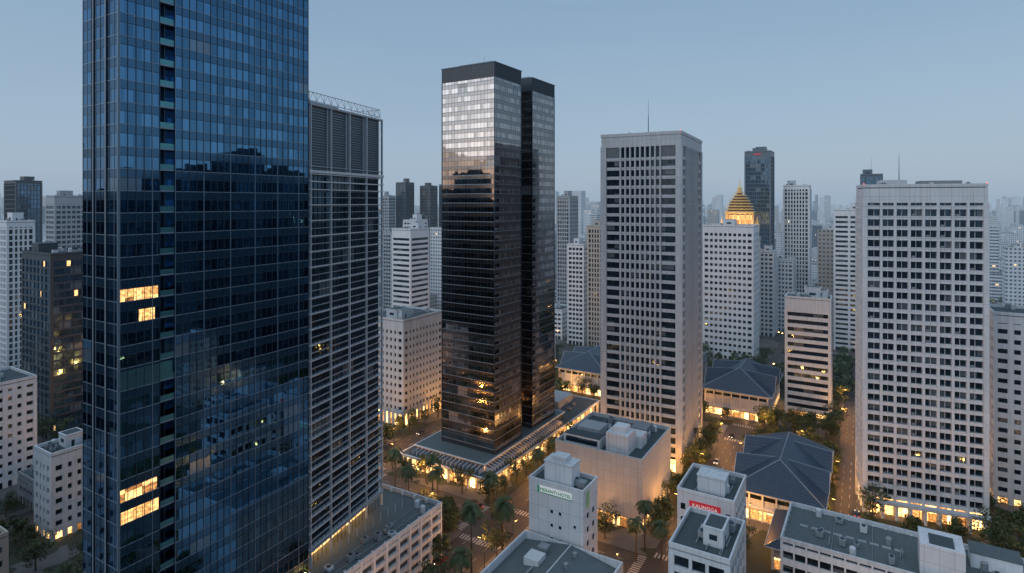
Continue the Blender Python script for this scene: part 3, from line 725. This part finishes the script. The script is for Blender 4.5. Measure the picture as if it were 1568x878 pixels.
# ================================================================ TREES
LEAF=[]
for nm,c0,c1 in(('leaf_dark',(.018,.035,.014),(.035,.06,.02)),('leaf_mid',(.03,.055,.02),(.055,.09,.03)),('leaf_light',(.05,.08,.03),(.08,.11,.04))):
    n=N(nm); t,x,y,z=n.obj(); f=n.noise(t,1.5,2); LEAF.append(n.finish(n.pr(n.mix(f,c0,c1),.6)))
BARK=plain('bark',(.10,.08,.06),.9)
def rnd_unit(r):
    while 1:
        v=Vector((r.uniform(-1,1),r.uniform(-1,1),r.uniform(-1,1)))
        if .05<v.length<1: return v.normalized()
def leafq(m,p,s,r,mat,nrm=None):
    n_=(nrm or rnd_unit(r)); u=n_.orthogonal().normalized(); w=n_.cross(u); an=r.uniform(0,6.28); u,w=u*math.cos(an)+w*math.sin(an),w*math.cos(an)-u*math.sin(an)
    m.poly([p-u*s-w*s*.3,p+w*s*.55,p+u*s+w*s*.2,p-w*s*.6],mat)
def tree(seed,h,rad,leaves=1300):
    r=random.Random(seed); m=MB(); th_=h*.38
    m.beam((0,0,0),(0,0,th_),.28,BARK,7,.18); cl=[]
    for i in range(r.randint(10,14)):
        an=r.uniform(0,6.28); q=rad*math.sqrt(r.random())*.8; z=r.uniform(h*.38,h*.88)*(1-.12*q/rad)
        c=Vector((q*math.cos(an),q*math.sin(an),z)); cl.append((c,r.uniform(.30,.5)*rad))
        m.beam((0,0,th_*r.uniform(.7,1)),c,.11,BARK,5,.03)
    for c,cr in cl:
        for k in range(leaves//len(cl)):
            d=rnd_unit(r); d.z=d.z*.75; p=c+d*cr*r.uniform(.55,1.08)
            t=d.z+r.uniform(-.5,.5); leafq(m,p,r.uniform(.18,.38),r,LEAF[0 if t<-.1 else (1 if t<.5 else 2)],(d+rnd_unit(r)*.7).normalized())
    return m
def palm(seed,h):
    r=random.Random(seed); m=MB(); p=Vector((0,0,0)); lx=r.uniform(-.5,.5)
    for i in range(6):
        q=Vector((lx*(i+1)/6*((i+1)/6),0,h*(i+1)/6)); m.beam(p,q,.26-.02*i,BARK,7,.24-.02*i); p=q
    for k in range(30):
        an=2*math.pi*k/26*1.618*3; el=r.uniform(-.35,1.2); L=r.uniform(3.2,4.4); c=p.copy(); dz=math.sin(el); dh=math.cos(el)
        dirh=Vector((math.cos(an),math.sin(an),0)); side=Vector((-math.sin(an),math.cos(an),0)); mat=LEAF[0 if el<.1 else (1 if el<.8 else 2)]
        for j in range(9):
            st=L/9; d=(dirh*dh+Vector((0,0,dz))).normalized(); nx=c+d*st; ll=1.1*math.sin(math.pi*(j+1.2)/10.5)+.15
            for s in(-1,1):
                for o_ in(.15,.6):
                    b0=c+d*st*o_; tip=b0+side*s*ll*.85+d*ll*.45-Vector((0,0,ll*.35)); m.poly([b0,b0+d*.26,tip],mat)
            m.poly([c-side*.03,c+side*.03,nx+side*.02,nx-side*.02],BARK)
            c=nx; dz-=.24; 
    return m
TV=[]
for i,(h,rd) in enumerate(((9,3.8),(11,4.6),(8,3.4),(12.5,5.2))):
    o=tree(40+i,h,rd).make('t'); TV.append(o.data); bpy.data.objects.remove(o)
PV=[]
for i,h in enumerate((12,14.5,10)):
    o=palm(70+i,h).make('p'); PV.append(o.data); bpy.data.objects.remove(o)
nt_=0
PALMS=((-45,226,1.1),(-27,214,1.15),(-3,186,1.35),(-12,174,1.25),(-30,222,1.1),(-7,201,1.15),(-14,164,1.15),(42,186,1),(46,181,1.1),(38,180,1),(-36,205,1.1),(10,228,1),(18,242,1),(88,158,1),(50,176,1))
def plant(x,y,pal=False,s=None):
    global nt_
    o=bpy.data.objects.new('palm_tree' if pal else 'street_tree',R.choice(PV if pal else TV)); sc.collection.objects.link(o)
    o.location=(x,y,.1); o.rotation_euler=(0,0,R.uniform(0,6.28)); q=s or R.uniform(.75,1.15); o.scale=(q,q,q*R.uniform(.9,1.1)); nt_+=1
def vis(x,y): return 85<y<420 and abs(x)<y*.95
for (u0,u1,v0,v1) in blocks:
    pts=[]
    u=u0+4
    while u<u1-3: pts+=[(u,v0+2.2),(u,v1-2.2)]; u+=R.uniform(6,12)
    v=v0+4
    while v<v1-3: pts+=[(u0+2.2,v),(u1-2.2,v)]; v+=R.uniform(6,12)
    for _ in range(int((u1-u0)*(v1-v0)/220)): pts.append((R.uniform(u0+3,u1-3),R.uniform(v0+3,v1-3)))
    for u,v in pts:
        x,y=W(u,v)
        if vis(x,y) and not inside(x,y,2.6) and R.random()<.85 and min(math.hypot(x-a,y-b_) for a,b_,_ in PALMS)>5.5:
            plant(x,y)
for x,y,s in PALMS: plant(x,y,True,s)
for x,y in((150,182),(158,178),(141,184),(165,186),(146,176),(154,186),(170,180),(-22,180),(-22,190),(-5,168),(-22,163),(-22,200),(128,284),(134,281),(141,279),(148,277),(122,286)):
    if not inside(x,y,1): plant(x,y,False,R.uniform(.9,1.3))
for u in range(36,100,6): plant(*W(u,-109.6),False,.62)
print('TREES',nt_)
# ================================================================ CARS
TYRE=plain('tyre_rubber',(.02,.02,.02),.9); CGL=plain('car_glass',(.02,.03,.04),.1,.3); HL=emis('headlamp',(1,.8,.5),5,False); TL=emis('tail_lamp',(1,.04,.02),3,False)
def car_mesh(paint,van=False):
    m=MB(); w=.88; hz=.75 if not van else .95; tz=1.42 if not van else 1.95
    side=[(-2.2,.35),(2.2,.35),(2.25,.62),(1.9,hz),(1.05,hz+.06),(.45,tz),(-1.2 if not van else -2.0,tz),(-1.85 if not van else -2.15,hz+.1),(-2.25,hz)]
    n_=len(side)
    def yy(z): return w if z<hz+.1 else w-.16
    for s in(-1,1):
        p=[(x,s*yy(z),z) for x,z in side]; m.poly(p if s<0 else p[::-1],paint)
    for i in range(n_):
        a,b=side[i],side[(i+1)%n_]; gl=(i==4 or i==6)
        m.poly([(a[0],-yy(a[1]),a[1]),(a[0],yy(a[1]),a[1]),(b[0],yy(b[1]),b[1]),(b[0],-yy(b[1]),b[1])],CGL if gl else paint)
    for s in(-1,1):
        p=[(.9,s*(w-.06),hz+.12),(.42,s*(w-.13),tz-.1),(-1.15,s*(w-.13),tz-.1),(-1.6,s*(w-.06),hz+.12)]; m.poly(p,CGL)
        for x in(-1.4,1.4):
            m.beam((x,s*.7,.33),(x,s*.92,.33),.33,TYRE,12); m.beam((x,s*.92,.33),(x,s*.93,.33),.18,EQ,8)
        m.box(2.2,s*.6-.16,.55,2.27,s*.6+.16,.70,HL); m.box(-2.29,s*.6-.18,.60,-2.2,s*.6+.18,.74,TL)
    return m
CP=[plain('car_paint_'+k,c,.3,.2,var=.05) for k,c in(('white',(.5,.5,.5)),('silver',(.25,.27,.29)),('black',(.03,.03,.035)),('red',(.18,.03,.03)),('blue',(.04,.07,.15)))]
CM=[]
for i,p in enumerate(CP+[CP[1]]):
    o=car_mesh(p,i==5).make('c'); CM.append(o.data); bpy.data.objects.remove(o)
def car(u,v,rot):
    x,y=W(u,v)
    if inside(x,y,1): return
    o=bpy.data.objects.new('car',R.choice(CM)); sc.collection.objects.link(o); o.location=(x,y,.01); o.rotation_euler=(0,0,math.pi/2-TH+rot)
for r0,r1 in VR[4:9]:
    c=(r0+r1)/2
    for k in range(5):
        s=R.choice((-1,1)); car(R.uniform(-70,190),c+s*(r1-r0)*.25,0 if s<0 else math.pi)
for r0,r1 in UR[1:3]:
    c=(r0+r1)/2
    for k in range(4):
        s=R.choice((-1,1)); car(c+s*R.choice((2,6)),R.uniform(-60,120),math.pi/2 if s>0 else -math.pi/2)
# ================================================================ DISTANT CITY
def far_mat(name,wall,win=(.04,.06,.08),px=3.0,fz=3.5,mode=0):
    n=N(name); t,x,y,z=n.obj(); g=n.n('ShaderNodeNewGeometry').outputs['Normal']; sp=n.n('ShaderNodeSeparateXYZ'); n.l(g,sp.inputs[0])
    s=n.M('ADD',n.M('ADD',x,y),9000.3); a=n.M('DIVIDE',s,px); b=n.M('DIVIDE',z,fz)
    fa,fb=n.M('FRACT',a),n.M('FRACT',b)
    wa=n.M('MULTIPLY',n.M('GREATER_THAN',fa,.25 if mode!=1 else .02),n.M('LESS_THAN',fa,.8 if mode!=1 else .97)); wb=n.M('MULTIPLY',n.M('GREATER_THAN',fb,.3),n.M('LESS_THAN',fb,.75 if mode!=2 else .98))
    wm=n.M('MULTIPLY',n.M('MULTIPLY',wa,wb),n.M('LESS_THAN',sp.outputs[2],.5))
    w,_=n.white(n.comb(n.M('FLOOR',a),n.M('FLOOR',b),4.0)); nz=n.noise(t,.02,2); ns=n.noise(t,.3,3)
    wl=n.mix(nz,tuple(k*.7 for k in wall),tuple(min(1,k*1.2) for k in wall)); wl=n.mix(n.M('MULTIPLY',ns,.35),wl,tuple(k*.4 for k in wall))
    rf=n.mix(nz,(.05,.07,.08),(.22,.24,.25)); wl=n.mix(n.M('GREATER_THAN',sp.outputs[2],.5),wl,rf)
    c=n.mix(wm,wl,n.mix(w,win,tuple(k*2.5 for k in win)))
    em=n.M('MULTIPLY',n.M('MULTIPLY',wm,n.M('LESS_THAN',w,.012)),1.3)
    return n.finish(n.pr(c,n.M('SUBTRACT',.8,n.M('MULTIPLY',wm,.5)),0,None,em,(1,.62,.3)))
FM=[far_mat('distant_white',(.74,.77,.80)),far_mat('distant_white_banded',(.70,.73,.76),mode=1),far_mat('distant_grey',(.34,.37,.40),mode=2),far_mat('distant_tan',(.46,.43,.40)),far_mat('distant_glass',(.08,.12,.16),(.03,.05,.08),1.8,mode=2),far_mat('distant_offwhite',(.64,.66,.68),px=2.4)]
rr=random.Random(5); m=MB()
def far(u,v,w,d,h,mt):
    m.box(u,v,0,u+w,v+d,h,mt); m.box(u,v,h,u+w,v+.4,h+1,mt); m.box(u,v+.4,h,u+.4,v+d,h+1,mt)
    if rr.random()<.7: a=w*rr.uniform(.2,.45);b_=d*rr.uniform(.2,.45);x=u+rr.uniform(.1,.5)*w;y=v+rr.uniform(.1,.5)*d; m.box(x,y,h,x+a,y+b_,h+rr.uniform(2,4.5),FM[0])
    for _ in range(3):
        x=u+rr.uniform(.1,.85)*w;y=v+rr.uniform(.1,.85)*d; m.box(x,y,h,x+rr.uniform(1,2.5),y+rr.uniform(1,2.5),h+rr.uniform(.8,2),EQ)
for ui in range(-40,60):
    for vi in range(-40,45):
        u=ui*30+4;v=vi*30-12; x,y=W(u+13,v+13); dist=math.hypot(x,y)
        if dist<75 or dist>1150: continue
        inview=y>0 and abs(x)<y*.93+20
        if inview and y<345: continue
        if any(a-14<u+13<b_+14 for a,b_ in UR) and y<700 or any(a-13<v+13<b_+13 for a,b_ in VR) and y<700 : 
            if rr.random()<.7: continue
        if inside(x,y,17): continue
        if rr.random()<.07: continue
        w=rr.uniform(12,25);d=rr.uniform(12,25); h=rr.choice((8,10,12,14,18,22,28,34,40))*rr.uniform(.8,1.2)
        if y>480 and rr.random()<.15: h=rr.uniform(45,88); w=rr.uniform(12,17); d=rr.uniform(12,18)
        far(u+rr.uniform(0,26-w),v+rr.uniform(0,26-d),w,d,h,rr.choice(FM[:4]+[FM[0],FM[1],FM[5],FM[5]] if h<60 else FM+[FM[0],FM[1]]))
for ui in range(-120,140):
    for vi in range(-100,120):
        u=ui*46;v=vi*46; x,y=W(u,v); 
        if y<900 or math.hypot(x,y)<1170 or y>6500 or abs(x)>y*1.0+50: continue
        if rr.random()<.12: continue
        w=rr.uniform(18,40);d=rr.uniform(18,40); h=rr.uniform(8,40)
        q=rr.random()
        if q<.17: h=rr.uniform(50,98); w=rr.uniform(14,26); d=rr.uniform(14,26)
        elif q<.19: h=rr.uniform(105,165); w=rr.uniform(16,26); d=w
        cl=noise.noise(Vector((x/900,y/900,0))); 
        if h>60 and cl<-.05: h*=.6
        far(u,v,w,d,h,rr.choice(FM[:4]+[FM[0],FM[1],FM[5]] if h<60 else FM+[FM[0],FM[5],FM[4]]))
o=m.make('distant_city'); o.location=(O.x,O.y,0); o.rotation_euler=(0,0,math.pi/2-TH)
# distant trees
m=MB()
for k in range(3200):
    y=330+ (rr.random()**1.6)*1500; x=rr.uniform(-.95,.95)*y
    if noise.noise(Vector((x/120,y/120,3)))<-.08 or inside(x,y,4): continue
    s=rr.uniform(3,5.5); c=Vector((x,y,s*1.1)); nq=46 if y<800 else 22
    for j in range(nq):
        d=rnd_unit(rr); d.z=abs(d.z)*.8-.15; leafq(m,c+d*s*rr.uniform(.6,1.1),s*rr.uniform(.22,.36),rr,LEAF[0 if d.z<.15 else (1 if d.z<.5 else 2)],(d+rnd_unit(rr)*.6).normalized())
m.make('distant_trees')
m=MB()
for k in range(700):
    y=340+(rr.random()**1.5)*2200; u_=rr.uniform(-.9,.9)*y; s=.22+y/4200
    if inside(u_,y,1): continue
    m.beam((u_,y,0),(u_,y,7.5),.08,ALUD); m.box(u_-s,y-s,7.5,u_+s,y+s,7.5+s,LAMPM)
m.make('distant_street_lamps')
# ================================================================ SKY, SUN, CAMERA
w=bpy.data.worlds.new('World'); sc.world=w; w.use_nodes=True; nt=w.node_tree; nt.nodes.clear()
out=nt.nodes.new('ShaderNodeOutputWorld')
sky=nt.nodes.new('ShaderNodeTexSky'); sky.sky_type='NISHITA'; sky.sun_disc=False
sunaz=Vector((-.86,-.51)).normalized()
sky.sun_elevation=math.radians(4); sky.sun_rotation=math.atan2(sunaz.x,sunaz.y); sky.altitude=50; sky.air_density=1.2; sky.dust_density=1.5; sky.ozone_density=2
b1=nt.nodes.new('ShaderNodeBackground'); b1.inputs[1].default_value=.15; nt.links.new(sky.outputs[0],b1.inputs[0])
tc=nt.nodes.new('ShaderNodeTexCoord'); sp=nt.nodes.new('ShaderNodeSeparateXYZ'); nt.links.new(tc.outputs['Generated'],sp.inputs[0])
cr=nt.nodes.new('ShaderNodeValToRGB'); el=cr.color_ramp.elements
el[0].position=0; el[0].color=(.39,.52,.67,1); el[1].position=1; el[1].color=(.62,.80,1.0,1)
for p,c in((.04,(.41,.545,.70,1)),(.14,(.39,.535,.71,1)),(.32,(.30,.445,.63,1)),(.5,(.42,.59,.82,1))):
    q=el.new(p); q.color=(*c[:3],1)
nzt=nt.nodes.new('ShaderNodeTexNoise'); nzt.inputs['Scale'].default_value=1.6; nzt.inputs['Detail'].default_value=3
mp=nt.nodes.new('ShaderNodeMapping'); mp.inputs['Scale'].default_value=(1,1,4); nt.links.new(tc.outputs['Generated'],mp.inputs[0]); nt.links.new(mp.outputs[0],nzt.inputs['Vector'])
ad=nt.nodes.new('ShaderNodeMath'); ad.operation='MULTIPLY_ADD'; nt.links.new(nzt.outputs[0],ad.inputs[0]); ad.inputs[1].default_value=.14; ad.inputs[2].default_value=-.07
ad2=nt.nodes.new('ShaderNodeMath'); ad2.operation='ADD'; nt.links.new(sp.outputs[2],ad2.inputs[0]); nt.links.new(ad.outputs[0],ad2.inputs[1])
nt.links.new(ad2.outputs[0],cr.inputs[0])
b2=nt.nodes.new('ShaderNodeBackground'); b2.inputs[1].default_value=1.0; nt.links.new(cr.outputs[0],b2.inputs[0])
mx=nt.nodes.new('ShaderNodeMixShader'); mx.inputs[0].default_value=.80
nt.links.new(b1.outputs[0],mx.inputs[1]); nt.links.new(b2.outputs[0],mx.inputs[2]); nt.links.new(mx.outputs[0],out.inputs[0])
sl=bpy.data.lights.new('sun','SUN'); sl.energy=.8; sl.angle=math.radians(50); sl.color=(.93,.97,1)
so=bpy.data.objects.new('sun',sl); sc.collection.objects.link(so)
d=Vector((sunaz.x,sunaz.y,math.tan(math.radians(28)))); so.rotation_euler=d.to_track_quat('Z','Y').to_euler()
cd=bpy.data.cameras.new('camera'); co=bpy.data.objects.new('camera',cd); sc.collection.objects.link(co)
co.location=(0,0,110); co.rotation_euler=(math.pi/2,0,0); cd.sensor_width=36; cd.lens=36*900/1568; cd.shift_y=-129/1568; cd.clip_start=1; cd.clip_end=20000
sc.camera=co
